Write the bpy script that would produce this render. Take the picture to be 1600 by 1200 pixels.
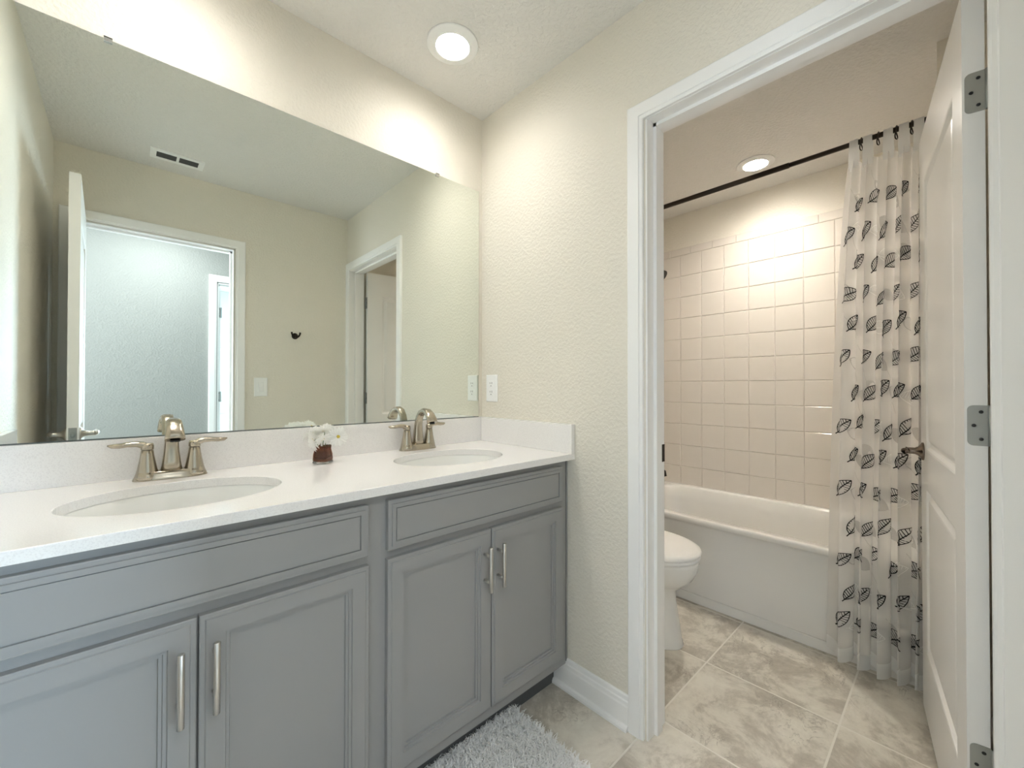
import bpy, bmesh, math, random
from mathutils import Vector, Matrix
import numpy as np

for _o in list(bpy.data.objects):
    bpy.data.objects.remove(_o)
sc = bpy.context.scene
C = sc.collection
PI = math.pi

# ------------------------------------------------------------------ camera
FPX = 648.89
cd_ = bpy.data.cameras.new('camera'); cam = bpy.data.objects.new('camera', cd_); C.objects.link(cam)
yaw, pit, rol = math.radians(46.9302), math.radians(0.4813), math.radians(0.05)
fwd0 = Vector((math.cos(yaw), math.sin(yaw), 0)); rgt0 = Vector((math.sin(yaw), -math.cos(yaw), 0)); up0 = Vector((0, 0, 1))
fw = fwd0*math.cos(pit) + up0*math.sin(pit); up1 = up0*math.cos(pit) - fwd0*math.sin(pit)
rg = rgt0*math.cos(rol) + up1*math.sin(rol); up2 = up1*math.cos(rol) - rgt0*math.sin(rol)
M = Matrix((( rg.x, up2.x, -fw.x, -1.2554), (rg.y, up2.y, -fw.y, -1.5553), (rg.z, up2.z, -fw.z, 1.1531), (0, 0, 0, 1)))
cam.matrix_world = M
cd_.sensor_width = 36; cd_.lens = FPX*36/1600; cd_.clip_start = 0.01; cd_.clip_end = 60
sc.camera = cam

# ------------------------------------------------------------------ world, exposure, daylight, added hall fill
w = bpy.data.worlds.new('world'); sc.world = w; w.use_nodes = True
w.node_tree.nodes['Background'].inputs[0].default_value = (0.75, 0.87, 1.0, 1)
w.node_tree.nodes['Background'].inputs[1].default_value = 1.0
sc.view_settings.view_transform = 'Standard'; sc.view_settings.look = 'None'
sc.view_settings.gamma = 1.0; sc.view_settings.exposure = 1.80; sc.view_settings.use_curve_mapping = False
sc.cycles.use_denoising = True
sc.cycles.max_bounces = 16; sc.cycles.diffuse_bounces = 8; sc.cycles.glossy_bounces = 6
sc.cycles.transparent_max_bounces = 24; sc.cycles.sample_clamp_indirect = 6.0

LED_VANITY, LED_TUB = 54.0, 158.0
def area(name, loc, size, sizey, rot, power, col):
    l = bpy.data.lights.new(name, 'AREA'); l.shape = 'RECTANGLE'; l.size = size; l.size_y = sizey
    l.energy = power; l.color = col
    o = bpy.data.objects.new(name, l); C.objects.link(o); o.location = loc; o.rotation_euler = rot; return o
area('bedroom_window_daylight', (0.95, -5.25, 1.45), 1.3, 1.3, (PI/2, 0, 0), 95, (0.64, 0.84, 1.0))
area('hall_end_fill', (-2.66, -2.26, 1.5), 0.8, 1.2, (PI/2, 0, -PI/2), 13, (0.84, 0.92, 1.0))  # added cool fill at the hall's end, brightens hall wall and bathroom
area('hall_overhead_fill', (-1.05, -2.22, 2.42), .35, .35, (0, 0, 0), 4.5, (0.93, 0.97, 1.0))  # added soft fill under the hall ceiling, no fixture there

# ------------------------------------------------------------------ helpers
class MB:
    """collects geometry with material slots and links it as ONE mesh object"""
    def __init__(s): s.v = []; s.f = []; s.m = []; s.sm = []; s.cur = 0; s.smooth = False
    def vert(s, p): s.v.append(tuple(p)); return len(s.v)-1
    def face(s, idx, m=None, sm=None):
        s.f.append(tuple(idx)); s.m.append(s.cur if m is None else m); s.sm.append(s.smooth if sm is None else sm)
    def quad(s, a, b, c, d, **k): s.face([s.vert(a), s.vert(b), s.vert(c), s.vert(d)], **k)
    def rings(s, R, cap0=True, cap1=True, closed=True, sm=None):
        ids = [[s.vert(p) for p in r] for r in R]; n = len(ids[0])
        for a, b in zip(ids, ids[1:]):
            for i in range(n if closed else n-1):
                j = (i+1) % n; s.face([a[i], a[j], b[j], b[i]], sm=sm)
        if cap0: s.face(ids[0][::-1], sm=False)
        if cap1: s.face(ids[-1], sm=False)
    def box(s, x0, x1, y0, y1, z0, z1, bev=0.0):
        if x0 > x1: x0, x1 = x1, x0
        if y0 > y1: y0, y1 = y1, y0
        if z0 > z1: z0, z1 = z1, z0
        if bev <= 0:
            P = [(x0,y0,z0),(x1,y0,z0),(x1,y1,z0),(x0,y1,z0),(x0,y0,z1),(x1,y0,z1),(x1,y1,z1),(x0,y1,z1)]
            i = [s.vert(p) for p in P]
            for q in ((3,2,1,0),(4,5,6,7),(0,1,5,4),(1,2,6,5),(2,3,7,6),(3,0,4,7)): s.face([i[k] for k in q], sm=False)
            return
        b = bm_new(); bmesh.ops.create_cube(b, size=1)
        for v in b.verts: v.co = Vector(((x0+x1)/2+v.co.x*(x1-x0), (y0+y1)/2+v.co.y*(y1-y0), (z0+z1)/2+v.co.z*(z1-z0)))
        bmesh.ops.bevel(b, geom=list(b.edges), offset=bev, segments=2, affect='EDGES', profile=0.5)
        s.add_bm(b)
    def add_bm(s, b, mat=None):
        off = len(s.v); b.verts.index_update()
        for v in b.verts: s.v.append(tuple((mat @ v.co) if mat else v.co))
        for f in b.faces: s.face([off+v.index for v in f.verts])
        b.free()
    def lathe(s, prof, c=(0,0,0), ax='z', n=32, cap=True, sx=1, sy=1):
        R = []
        for r, h in prof:
            ring = []
            for i in range(n):
                a = 2*PI*i/n; x, y = r*math.cos(a)*sx, r*math.sin(a)*sy
                p = (x, y, h) if ax == 'z' else ((h, x, y) if ax == 'x' else (y, h, x))
                ring.append((c[0]+p[0], c[1]+p[1], c[2]+p[2]))
            R.append(ring)
        s.rings(R, cap, cap, sm=True)
    def tube(s, pts, r, n=12, cap=True, flat=1.0):
        pts = [Vector(p) for p in pts]; R = []; prev = None
        for i, p in enumerate(pts):
            d = (pts[min(i+1, len(pts)-1)] - pts[max(i-1, 0)]).normalized()
            if prev is None:
                a = Vector((0,0,1)) if abs(d.z) < .9 else Vector((1,0,0)); u = d.cross(a).normalized()
            else: u = (prev - d*prev.dot(d)).normalized()
            prev = u; v = d.cross(u); rr = r[i] if isinstance(r, (list, tuple)) else r
            R.append([p + u*rr*math.cos(2*PI*k/n) + v*rr*flat*math.sin(2*PI*k/n) for k in range(n)])
        s.rings(R, cap, cap, sm=True)
    def nest(s, o, ux, uy, n, rect, prof, cap=True):
        """rectangle (x0,x1,y0,y1) in the plane o,ux,uy; rings (inset, height along n)"""
        o, ux, uy, n = Vector(o), Vector(ux), Vector(uy), Vector(n); x0, x1, y0, y1 = rect; R = []
        for ins, h in prof:
            R.append([o+ux*a+uy*b+n*h for a, b in ((x0+ins,y0+ins),(x1-ins,y0+ins),(x1-ins,y1-ins),(x0+ins,y1-ins))])
        s.rings(R, False, cap, sm=False)
    def build(s, name, mats, parent=None, loc=None, recalc=True):
        me = bpy.data.meshes.new(name); me.from_pydata(s.v, [], s.f)
        if not isinstance(mats, (list, tuple)): mats = [mats]
        for m in mats: me.materials.append(m)
        me.polygons.foreach_set('material_index', s.m); me.polygons.foreach_set('use_smooth', s.sm)
        if recalc:
            b = bm_new(); b.from_mesh(me); bmesh.ops.recalc_face_normals(b, faces=b.faces); b.to_mesh(me); b.free()
        me.update()
        o = bpy.data.objects.new(name, me); C.objects.link(o)
        if parent: o.parent = parent
        if loc: o.location = loc
        return o
def bm_new(): return bmesh.new()
def tag(o, label=None, cat=None, group=None, kind=None):
    if label: o['label'] = label
    if cat: o['category'] = cat
    if group: o['group'] = group
    if kind: o['kind'] = kind
    return o
def empty(name, loc=(0,0,0), rz=0):
    o = bpy.data.objects.new(name, None); C.objects.link(o); o.location = loc; o.rotation_euler = (0,0,rz)
    o.empty_display_size = .05; return o
def copy_tree(o, parent=None):
    c = o.copy(); C.objects.link(c)
    if parent: c.parent = parent
    for ch in [x for x in bpy.data.objects if x.parent == o]: copy_tree(ch, c)
    return c

# ------------------------------------------------------------------ materials
def mat(name, col, rough=.5, metal=0.0, spec=.5, **k):
    m = bpy.data.materials.new(name); m.use_nodes = True; p = m.node_tree.nodes['Principled BSDF']
    p.inputs['Base Color'].default_value = (*col, 1); p.inputs['Roughness'].default_value = rough
    p.inputs['Metallic'].default_value = metal; p.inputs['Specular IOR Level'].default_value = spec
    for a, b in k.items(): p.inputs[a.replace('_', ' ')].default_value = b
    return m
def N(m, t, **k):
    n = m.node_tree.nodes.new(t)
    for a, b in k.items(): setattr(n, a, b)
    return n
def L(m, a, b): m.node_tree.links.new(a, b)
def P(m): return m.node_tree.nodes['Principled BSDF']
def pos(m): return N(m, 'ShaderNodeNewGeometry').outputs['Position']
def noise_bump(m, scale, dist, strength=1.0, detail=3, ramp=None, extra=None):
    nz = N(m, 'ShaderNodeTexNoise'); nz.inputs['Scale'].default_value = scale; nz.inputs['Detail'].default_value = detail
    L(m, pos(m), nz.inputs['Vector']); out = nz.outputs[0]
    if ramp:
        r = N(m, 'ShaderNodeValToRGB'); r.color_ramp.elements[0].position = ramp[0]; r.color_ramp.elements[1].position = ramp[1]
        L(m, out, r.inputs[0]); out = r.outputs[0]
    b = N(m, 'ShaderNodeBump'); b.inputs['Strength'].default_value = strength; b.inputs['Distance'].default_value = dist
    L(m, out, b.inputs['Height']); L(m, b.outputs[0], P(m).inputs['Normal']); return m
def noise_col(m, c1, c2, scale, detail=4, lo=.35, hi=.65):
    nz = N(m, 'ShaderNodeTexNoise'); nz.inputs['Scale'].default_value = scale; nz.inputs['Detail'].default_value = detail
    L(m, pos(m), nz.inputs['Vector']); r = N(m, 'ShaderNodeValToRGB')
    r.color_ramp.elements[0].position = lo; r.color_ramp.elements[1].position = hi
    r.color_ramp.elements[0].color = (*c1, 1); r.color_ramp.elements[1].color = (*c2, 1)
    L(m, nz.outputs[0], r.inputs[0]); L(m, r.outputs[0], P(m).inputs['Base Color']); return m

WALLC = (.80, .76, .675)
m_wall = noise_bump(mat('beige_wall_paint', WALLC, .62, spec=.35), 85, .0020, .45, 2, ramp=(.40, .62))
m_ceil = noise_bump(mat('ceiling_texture_paint', (.80, .785, .755), .8, spec=.2), 70, .003, .6, 3, ramp=(.42, .64))
m_hall = noise_bump(mat('hall_grey_paint', (.36, .37, .355), .6, spec=.3), 75, .002, .4, 2, ramp=(.42, .62))
m_trim = mat('white_trim_enamel', (.93, .925, .92), .28, spec=.5)
m_door = noise_bump(mat('white_door_paint', (.91, .90, .885), .3, spec=.5), 400, .0003, .3, 2)
m_cab = mat('grey_cabinet_paint', (.31, .312, .312), .42, spec=.45)
m_toe = mat('toe_kick_grey', (.10, .105, .11), .6)
m_quartz = noise_col(mat('white_quartz', (.8, .78, .77), .13, spec=.55), (.81, .79, .785), (.88, .865, .855), 420, 3, .36, .50)
m_ceramic = mat('white_ceramic', (.86, .86, .84), .06, spec=.6)
m_acryl = mat('tub_acrylic', (.80, .79, .76), .2, spec=.5)
m_tile = mat('surround_tile', (.74, .69, .63), .16, spec=.5)
m_grout = mat('surround_grout', (.60, .55, .49), .7)
m_nickel = mat('brushed_nickel', (.46, .41, .33), .24, 1.0)
m_steel = mat('satin_steel_bar', (.62, .59, .55), .3, 1.0)
m_hinge = mat('satin_nickel_hinge', (.40, .41, .39), .42, .9)
m_dark = mat('dark_bronze', (.035, .027, .02), .35, .7)
m_bronze = mat('lever_bronze', (.22, .18, .15), .25, 1.0)
m_black = mat('black_plastic', (.012, .012, .012), .5)
m_plastic = mat('white_plastic_plate', (.93, .93, .92), .3)
m_chrome = mat('chrome', (.8, .8, .8), .08, 1.0)
m_slotshade = mat('slot_shadow_plastic', (.08, .08, .08), .6)  # shade of outlet slots and vent louvres put into the colour
m_mirror = mat('silvered_glass', (.86, .90, .85), 0.0, 1.0)
m_medge = mat('mirror_edge', (.10, .12, .12), .2)
m_ventback = mat('vent_opening_shade', (.02, .02, .02), .8)
def emis(name, col, s):
    m = mat(name, (.9, .9, .9), .5); P(m).inputs['Emission Color'].default_value = (*col, 1); P(m).inputs['Emission Strength'].default_value = s; return m
m_led = emis('led_lens_glow', (1.0, .96, .90), LED_VANITY)
m_led2 = emis('led_lens_glow_tub', (1.0, .93, .83), LED_TUB)
for _m, _s in ((m_led, LED_VANITY), (m_led2, LED_TUB)):      # downlight optics: most of the light leaves straight down
    g = N(_m, 'ShaderNodeNewGeometry'); d = N(_m, 'ShaderNodeVectorMath', operation='DOT_PRODUCT'); d.inputs[1].default_value = (0, 0, -1)
    L(_m, g.outputs['Incoming'], d.inputs[0]); pw = N(_m, 'ShaderNodeMath', operation='POWER'); pw.use_clamp = True
    L(_m, d.outputs['Value'], pw.inputs[0]); pw.inputs[1].default_value = 1.9
    ma = N(_m, 'ShaderNodeMath', operation='MULTIPLY_ADD'); ma.inputs[1].default_value = _s*.92; ma.inputs[2].default_value = _s*.08
    L(_m, pw.outputs[0], ma.inputs[0]); L(_m, ma.outputs[0], P(_m).inputs['Emission Strength'])

# stone look floor tile
m_floor = mat('stone_look_tile', (.5, .46, .4), .3, spec=.4)
def _floor():
    m = m_floor; g = pos(m)
    mp = N(m, 'ShaderNodeVectorMath', operation='SUBTRACT'); mp.inputs[1].default_value = (.115, -.833, 0); L(m, g, mp.inputs[0])
    br = N(m, 'ShaderNodeTexBrick'); br.offset = 0; br.squash = 1
    for k, v in (('Scale', 1), ('Mortar Size', .0032), ('Mortar Smooth', .1), ('Brick Width', .424), ('Row Height', .443)): br.inputs[k].default_value = v
    br.inputs['Color1'].default_value = (0,0,0,1); br.inputs['Color2'].default_value = (1,1,1,1)
    L(m, mp.outputs[0], br.inputs['Vector'])
    off = N(m, 'ShaderNodeVectorMath', operation='SCALE'); off.inputs['Scale'].default_value = 7.3; L(m, br.outputs['Color'], off.inputs[0])
    ad = N(m, 'ShaderNodeVectorMath', operation='ADD'); L(m, g, ad.inputs[0]); L(m, off.outputs[0], ad.inputs[1])
    n1 = N(m, 'ShaderNodeTexNoise'); n1.inputs['Scale'].default_value = 4.6; n1.inputs['Detail'].default_value = 10; n1.inputs['Roughness'].default_value = .74; n1.inputs['Distortion'].default_value = .35
    L(m, ad.outputs[0], n1.inputs['Vector'])
    r1 = N(m, 'ShaderNodeValToRGB'); e = r1.color_ramp.elements
    e[0].position = .34; e[0].color = (.40, .365, .31, 1); e[1].position = .64; e[1].color = (.78, .745, .67, 1)
    x = e.new(.46); x.color = (.52, .48, .42, 1); x = e.new(.53); x.color = (.68, .64, .57, 1)
    L(m, n1.outputs[0], r1.inputs[0])
    n2 = N(m, 'ShaderNodeTexNoise'); n2.inputs['Scale'].default_value = 6.5; n2.inputs['Detail'].default_value = 7; n2.inputs['Distortion'].default_value = 2.4; n2.inputs['Roughness'].default_value = .62
    L(m, ad.outputs[0], n2.inputs['Vector'])
    r2 = N(m, 'ShaderNodeValToRGB'); e = r2.color_ramp.elements
    e[0].position = .485; e[0].color = (0,0,0,1); e[1].position = .515; e[1].color = (0,0,0,1); x = e.new(.5); x.color = (1,1,1,1)
    L(m, n2.outputs[0], r2.inputs[0])
    n3 = N(m, 'ShaderNodeTexNoise'); n3.inputs['Scale'].default_value = 4; L(m, ad.outputs[0], n3.inputs['Vector'])
    r3 = N(m, 'ShaderNodeValToRGB'); e = r3.color_ramp.elements; e[0].position = .52; e[1].position = .60; L(m, n3.outputs[0], r3.inputs[0])
    mu = N(m, 'ShaderNodeMath', operation='MULTIPLY'); L(m, r2.outputs[0], mu.inputs[0]); L(m, r3.outputs[0], mu.inputs[1])
    mu2 = N(m, 'ShaderNodeMath', operation='MULTIPLY'); L(m, mu.outputs[0], mu2.inputs[0]); mu2.inputs[1].default_value = .55
    mx = N(m, 'ShaderNodeMix', data_type='RGBA'); L(m, mu2.outputs[0], mx.inputs[0]); L(m, r1.outputs[0], mx.inputs[6]); mx.inputs[7].default_value = (.22, .19, .16, 1)
    mg = N(m, 'ShaderNodeMix', data_type='RGBA'); L(m, br.outputs['Fac'], mg.inputs[0]); L(m, mx.outputs[2], mg.inputs[6]); mg.inputs[7].default_value = (.80, .77, .71, 1)
    L(m, mg.outputs[2], P(m).inputs['Base Color'])
    b = N(m, 'ShaderNodeBump'); b.inputs['Strength'].default_value = .5; b.inputs['Distance'].default_value = .002; b.invert = True
    L(m, br.outputs['Fac'], b.inputs['Height'])
    b2 = N(m, 'ShaderNodeBump'); b2.inputs['Strength'].default_value = .25; b2.inputs['Distance'].default_value = .002
    L(m, n1.outputs[0], b2.inputs['Height']); L(m, b.outputs[0], b2.inputs['Normal']); L(m, b2.outputs[0], P(m).inputs['Normal'])
_floor()

# sheer curtain cloth
def cloth(name, col, alpha, trans=.5):
    m = bpy.data.materials.new(name); m.use_nodes = True; nt = m.node_tree; nt.nodes.clear()
    out = nt.nodes.new('ShaderNodeOutputMaterial'); d = nt.nodes.new('ShaderNodeBsdfDiffuse'); t = nt.nodes.new('ShaderNodeBsdfTranslucent')
    tr = nt.nodes.new('ShaderNodeBsdfTransparent'); a = nt.nodes.new('ShaderNodeMixShader'); b = nt.nodes.new('ShaderNodeMixShader')
    d.inputs[0].default_value = (*col, 1); t.inputs[0].default_value = (*col, 1); a.inputs[0].default_value = trans; b.inputs[0].default_value = alpha
    L2 = nt.links.new; L2(d.outputs[0], a.inputs[1]); L2(t.outputs[0], a.inputs[2]); L2(tr.outputs[0], b.inputs[1]); L2(a.outputs[0], b.inputs[2]); L2(b.outputs[0], out.inputs[0])
    return m
m_sheer = cloth('sheer_voile', (.93, .92, .90), .70, .35)
m_hem = cloth('voile_hem', (.88, .88, .87), .93, .35)
m_leafblk = cloth('black_embroidery', (.03, .03, .03), .97, .1)
m_leafgry = cloth('grey_leaf_print', (.60, .60, .59), .30, .3)
m_leafwht = cloth('white_leaf_stitch', (.95, .95, .93), .9, .3)

H = 2.44
def struct(o, label=None): o['kind'] = 'structure'; return o

# ------------------------------------------------------------------ shell
b = MB(); b.box(-2.8, 1.9, -5.4, .12, -.12, 0); struct(b.build('floor', m_floor))
b = MB(); b.box(-2.8, 1.9, -5.4, .12, H, H+.1); struct(b.build('ceiling', m_ceil))
b = MB(); b.box(-1.65, 1.88, 0, .12, 0, H); struct(b.build('wall_front', m_wall))
b = MB(); b.box(-1.65, -1.53, -1.656, 0, 0, H); struct(b.build('wall_left', m_wall))
DJ0, DJ1, DZ = -.858, -1.621, 2.046       # toilet room opening along y, height
b = MB(); b.box(0, .11, DJ0, 0, 0, H); b.box(0, .11, DJ1, DJ0, DZ, H); b.box(0, .11, -1.656, DJ1, 0, H); struct(b.build('wall_right', m_wall))
EX0, EX1 = -1.448, -.736                  # entry opening along x
b = MB(); b.box(-2.7, EX0, -1.70, -1.656, 0, H); b.box(EX0, EX1, -1.70, -1.656, DZ, H); b.box(EX1, 1.88, -1.70, -1.656, 0, H); struct(b.build('wall_back', m_wall))
b = MB(); b.box(-2.7, EX0, -1.76, -1.70, 0, H); b.box(EX0, EX1, -1.76, -1.70, DZ, H); b.box(EX1, 1.88, -1.76, -1.70, 0, H); struct(b.build('wall_hall_near', m_hall))
b = MB(); b.box(1.763, 1.88, -1.656, 0, 0, H); struct(b.build('wall_tub_far', m_wall))
b = MB(); b.box(.945, 1.763, -1.656, -1.513, 0, H); struct(b.build('wall_tub_end', m_wall))
HY = -2.76; HX0, HX1 = -.675, .085
b = MB()
b.box(-2.7, HX0, HY-.12, HY, 0, H); b.box(HX0, HX1, HY-.12, HY, DZ, H); b.box(HX1, 1.88, HY-.12, HY, 0, H)
struct(b.build('wall_hall_far', m_hall))
b = MB(); b.box(-2.8, -2.7, -5.4, -2.66, 0, H); b.box(-2.8, -2.7, -2.66, -1.86, 0, .9); b.box(-2.8, -2.7, -2.66, -1.86, 2.1, H); b.box(-2.8, -2.7, -1.86, -1.656, 0, H)
struct(b.build('wall_hall_left', m_hall))
b = MB(); b.box(1.88, 1.9, -5.4, 0, 0, H); struct(b.build('wall_hall_right', m_hall))
m_bed = mat('bedroom_white_paint', (.78, .80, .80), .6)
b = MB(); b.box(-2.7, .3, -5.3, -5.2, 0, H); b.box(.3, 1.6, -5.3, -5.2, 0, .8); b.box(.3, 1.6, -5.3, -5.2, 2.1, H); b.box(1.6, 1.88, -5.3, -5.2, 0, H)
struct(b.build('wall_bedroom_far', m_bed))

# casings
def casing(b, o, ux, n, x0, x1, ztop, wd=.055, th=.015):
    """flat casing with a bead, around an opening x0..x1 (inner edges) in plane o+ux*x, projecting along n"""
    o, ux, n = Vector(o), Vector(ux), Vector(n); uz = Vector((0,0,1))
    prof = [(0, 0), (0, th*.72), (.004, th*.8), (.011, th*.8), (.013, th), (wd-.004, th), (wd, th*.8), (wd, 0)]
    corners = lambda d: [(x0-d, 0), (x0-d, ztop+d), (x1+d, ztop+d), (x1+d, 0)]
    paths = []
    for d, h in prof: paths.append([o+ux*a+uz*c+n*h for a, c in corners(d)])
    ids = [[b.vert(p) for p in r] for r in paths]
    for i in range(len(ids)):
        A, B = ids[i], ids[(i+1) % len(ids)]
        for k in range(3): b.face([A[k], A[k+1], B[k+1], B[k]], sm=False)
    for k in (0, 3): b.face([r[k] for r in ids], sm=False)
b = MB(); casing(b, (0,0,0), (0,-1,0), (-1,0,0), .852, 1.603-.0, 2.0415); casing_r = struct(b.build('trim_1', m_trim))
b = MB(); casing(b, (0,-1.656,0), (1,0,0), (0,1,0), EX0-.006, EX1+.006, 2.0515); struct(b.build('trim_2', m_trim))
b = MB(); casing(b, (0,HY,0), (1,0,0), (0,1,0), HX0-.006, HX1+.006, 2.0515); struct(b.build('trim_3', m_trim))
# jambs (with stops)
def jamb(name, horiz, a0, a1, t0, t1, s0, s1):
    """opening a0<a1 along the wall, wall thickness t0..t1, door stop s0..s1"""
    b = MB(); e = .0
    def bx(p0, p1, q0, q1, z0, z1):
        if horiz: b.box(p0, p1, q0, q1, z0, z1)
        else: b.box(q0, q1, p0, p1, z0, z1)
    th = .006
    bx(a0, a0+th, t0, t1, 0, DZ); bx(a1-th, a1, t0, t1, 0, DZ); bx(a0, a1, t0, t1, DZ-th, DZ)
    bx(a0+th, a0+th+.011, s0, s1, 0, DZ-th); bx(a1-th-.011, a1-th, s0, s1, 0, DZ-th); bx(a0+th, a1-th, s0, s1, DZ-th-.011, DZ-th)
    return struct(b.build(name, m_trim))
jamb('trim_4', False, DJ1, DJ0, -.001, .112, .04, .074)
jamb('trim_5', True, EX0, EX1, -1.761, -1.647, -1.722, -1.69)
jamb('trim_6', True, HX0, HX1, HY-.121, HY+.001, HY-.075, HY-.04)
# baseboards
def baseboard(name, p0, p1, n, h=.112):
    p0, p1, n = Vector(p0), Vector(p1), Vector(n); b = MB()
    prof = [(0,0),(.026,0),(.026,.008),(.022,.016),(.015,.020),(.0145,h-.036),(.0125,h-.030),(.0115,h-.020),(.008,h-.016),(.007,h-.004),(.004,h),(0,h)]
    b.rings([[p+n*d+Vector((0,0,z)) for d, z in prof] for p in (p0, p1)], sm=False)
    return struct(b.build(name, m_trim))
baseboard('baseboard_right', (0,-.44,0), (0,-.797,0), (-1,0,0))
baseboard('baseboard_left', (-1.53,-.56,0), (-1.53,-1.656,0), (1,0,0))
baseboard('baseboard_back', (EX1+.062,-1.656,0), (-.0,-1.656,0), (0,1,0))
baseboard('baseboard_toilet_front', (.11,0,0), (.985,0,0), (0,-1,0))
baseboard('baseboard_toilet_left', (.11,-.03,0), (.11,-.85,0), (1,0,0))
baseboard('baseboard_toilet_back', (.11,-1.656,0), (.945,-1.656,0), (0,1,0))
baseboard('baseboard_hall', (-2.7,HY,0), (HX0-.062,HY,0), (0,1,0))

# strike plate on the jamb
b = MB(); b.box(.086, .113, DJ0-.0075, DJ0-.0062, .898, .958, .0005); b.box(.096, .106, DJ0-.008, DJ0-.0074, .915, .942)
tag(b.build('strike_plate', m_dark), 'small dark latch strike plate on the left jamb of the toilet room doorway', 'strike plate')

# ------------------------------------------------------------------ doors
PROF = [(0,0),(.005,-.0015),(.011,-.010),(.016,-.012),(.022,-.012),(.036,-.004),(.042,-.003)]
def door_leaf(b, W, T, Ht, z0=.012, st=.112, pan=((.25,.81),(.94,1.87))):
    rows = [z0] + [z for p in pan for z in p] + [z0+Ht]
    for side in (0, 1):
        y = 0 if side == 0 else T; n = (0,-1,0) if side == 0 else (0,1,0)
        for i in range(len(rows)-1):
            za, zb = rows[i], rows[i+1]
            for j, (xa, xb) in enumerate(((0, st), (st, W-st), (W-st, W))):
                if j == 1 and (za, zb) in pan: b.nest((0,y,0), (1,0,0), (0,0,1), n, (xa, xb, za, zb), PROF)
                else: b.quad((xa,y,za),(xb,y,za),(xb,y,zb),(xa,y,zb))
    z1 = z0+Ht
    b.quad((0,0,z0),(0,T,z0),(0,T,z1),(0,0,z1)); b.quad((W,0,z0),(W,T,z0),(W,T,z1),(W,0,z1))
    b.quad((0,0,z0),(W,0,z0),(W,T,z0),(0,T,z0)); b.quad((0,0,z1),(W,0,z1),(W,T,z1),(0,T,z1))
def hinge(parent, W_, z, T, mirror=1):
    """hinge plate on the hinge-side edge (x=0) plus knuckle at y=T*..."""
    b = MB(); zc, hh, wv = z, .0445, .031; r = .010; pts = []
    y0 = T-.001 if mirror > 0 else -.0065; y1 = T-wv if mirror > 0 else wv
    def cyz(cy, cz, a): return (cy+r*math.cos(a), cz+r*math.sin(a))
    s = -1 if mirror > 0 else 1
    P_ = [(y0, zc-hh), (y0, zc+hh)]
    for k in range(5):
        a = PI/2*k/4; P_.append((y1-s*r+s*r*math.sin(a), zc+hh-r+r*math.cos(a)))
    for k in range(5):
        a = PI/2*k/4; P_.append((y1-s*r+s*r*math.cos(a), zc-hh+r-r*math.sin(a)))
    b.rings([[(x, y, zz) for y, zz in P_] for x in (.0006, -.0018)], sm=False)
    ky = (T+.0045) if mirror > 0 else -.0045
    b.lathe([(.0045, zc-hh), (.0045, zc+hh)], (-.003, ky, 0), n=12)
    o = b.build('hinge', m_hinge, parent)
    b = MB()
    for dz, dy in ((.030, .010), (0, .021), (-.030, .010)):
        yy = (T-dy) if mirror > 0 else dy
        b.lathe([(.0001, -.0026), (.0032, -.0026), (.0038, -.0018)], (0, yy, zc+dz), ax='x', n=10)
    b.build('screw', m_black, o)
    return o
def lever(parent, x, z, yface, side, mt, dirx=-1, length=.10):
    """rose, neck, curved lever; side=+1 grows along +y"""
    b = MB(); s = side
    b.lathe([(.001, 0), (.031, 0), (.031, .004*s), (.026, .007*s), (.016, .014*s), (.0115, .022*s), (.011, .040*s), (.013, .046*s), (.001, .046*s)], (x, yface, z), ax='y', n=28)
    b.tube([(x, yface+.042*s, z), (x+dirx*.02, yface+.05*s, z), (x+dirx*.05, yface+.052*s, z+.002), (x+dirx*length*.8, yface+.049*s, z+.003), (x+dirx*length, yface+.046*s, z+.001)],
           [.010, .0105, .009, .0085, .006], 12)
    return b.build('door_handle', mt, parent)

# toilet room door, swung in beside the tub
d1 = empty('door_1', (.125, -1.602, 0), math.radians(7.7)); struct(d1)
b = MB(); door_leaf(b, .745, .035, 2.025, .018); b.build('door_leaf', m_door, d1)
for z in (1.81, 1.07, .325): hinge(d1, 0, z, .035, mirror=-1)
lever(d1, .745-.062, .93, .035, +1, m_bronze, dirx=-1, length=.05); lever(d1, .745-.062, .93, 0, -1, m_bronze, dirx=-1, length=.085)
# entry door, swung in against the left wall
d2 = empty('door_2', (-1.4425, -1.640, 0), math.radians(88.6)); struct(d2)
b = MB(); door_leaf(b, .70, .035, 2.028, .012); bb_ = b.build('door_leaf', m_door, d2)
for o in (bb_,): o.location = (0, -.035, 0)
for z in (1.81, 1.07, .325):
    h = hinge(d2, 0, z, .035, mirror=1); h.location = (0, -.035, 0)
lever(d2, .70-.06, .955, 0, +1, m_steel, dirx=-1, length=.10); lever(d2, .70-.06, .955, -.035, -1, m_steel, dirx=-1, length=.10)
b = MB(); b.box(.6995, .7012, -.030, -.005, .925, .985, .0004); b.box(.7005, .709, -.023, -.012, .947, .963, .002); b.build('latch_plate', m_hinge, d2)
# bedroom door, swung into the bedroom
d3 = empty('door_3', (HX0+.004, HY-.123, 0), math.radians(-91)); struct(d3)
b = MB(); door_leaf(b, .74, .035, 2.025); b.build('door_leaf', m_door, d3)
for z in (1.81, 1.07, .325): hinge(d3, 0, z, .035, mirror=1)
lever(d3, .68, .93, 0, -1, m_steel); lever(d3, .68, .93, .035, +1, m_steel)
# closet door in bedroom
d4 = empty('door_4', (-.70, -5.20, 0), 0); struct(d4)
b = MB(); door_leaf(b, .75, .035, 2.03, pan=((.25,.81),(.94,1.70))); b.build('door_leaf', m_door, d4)
lever(d4, .28, .96, .035, +1, m_steel)
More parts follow.
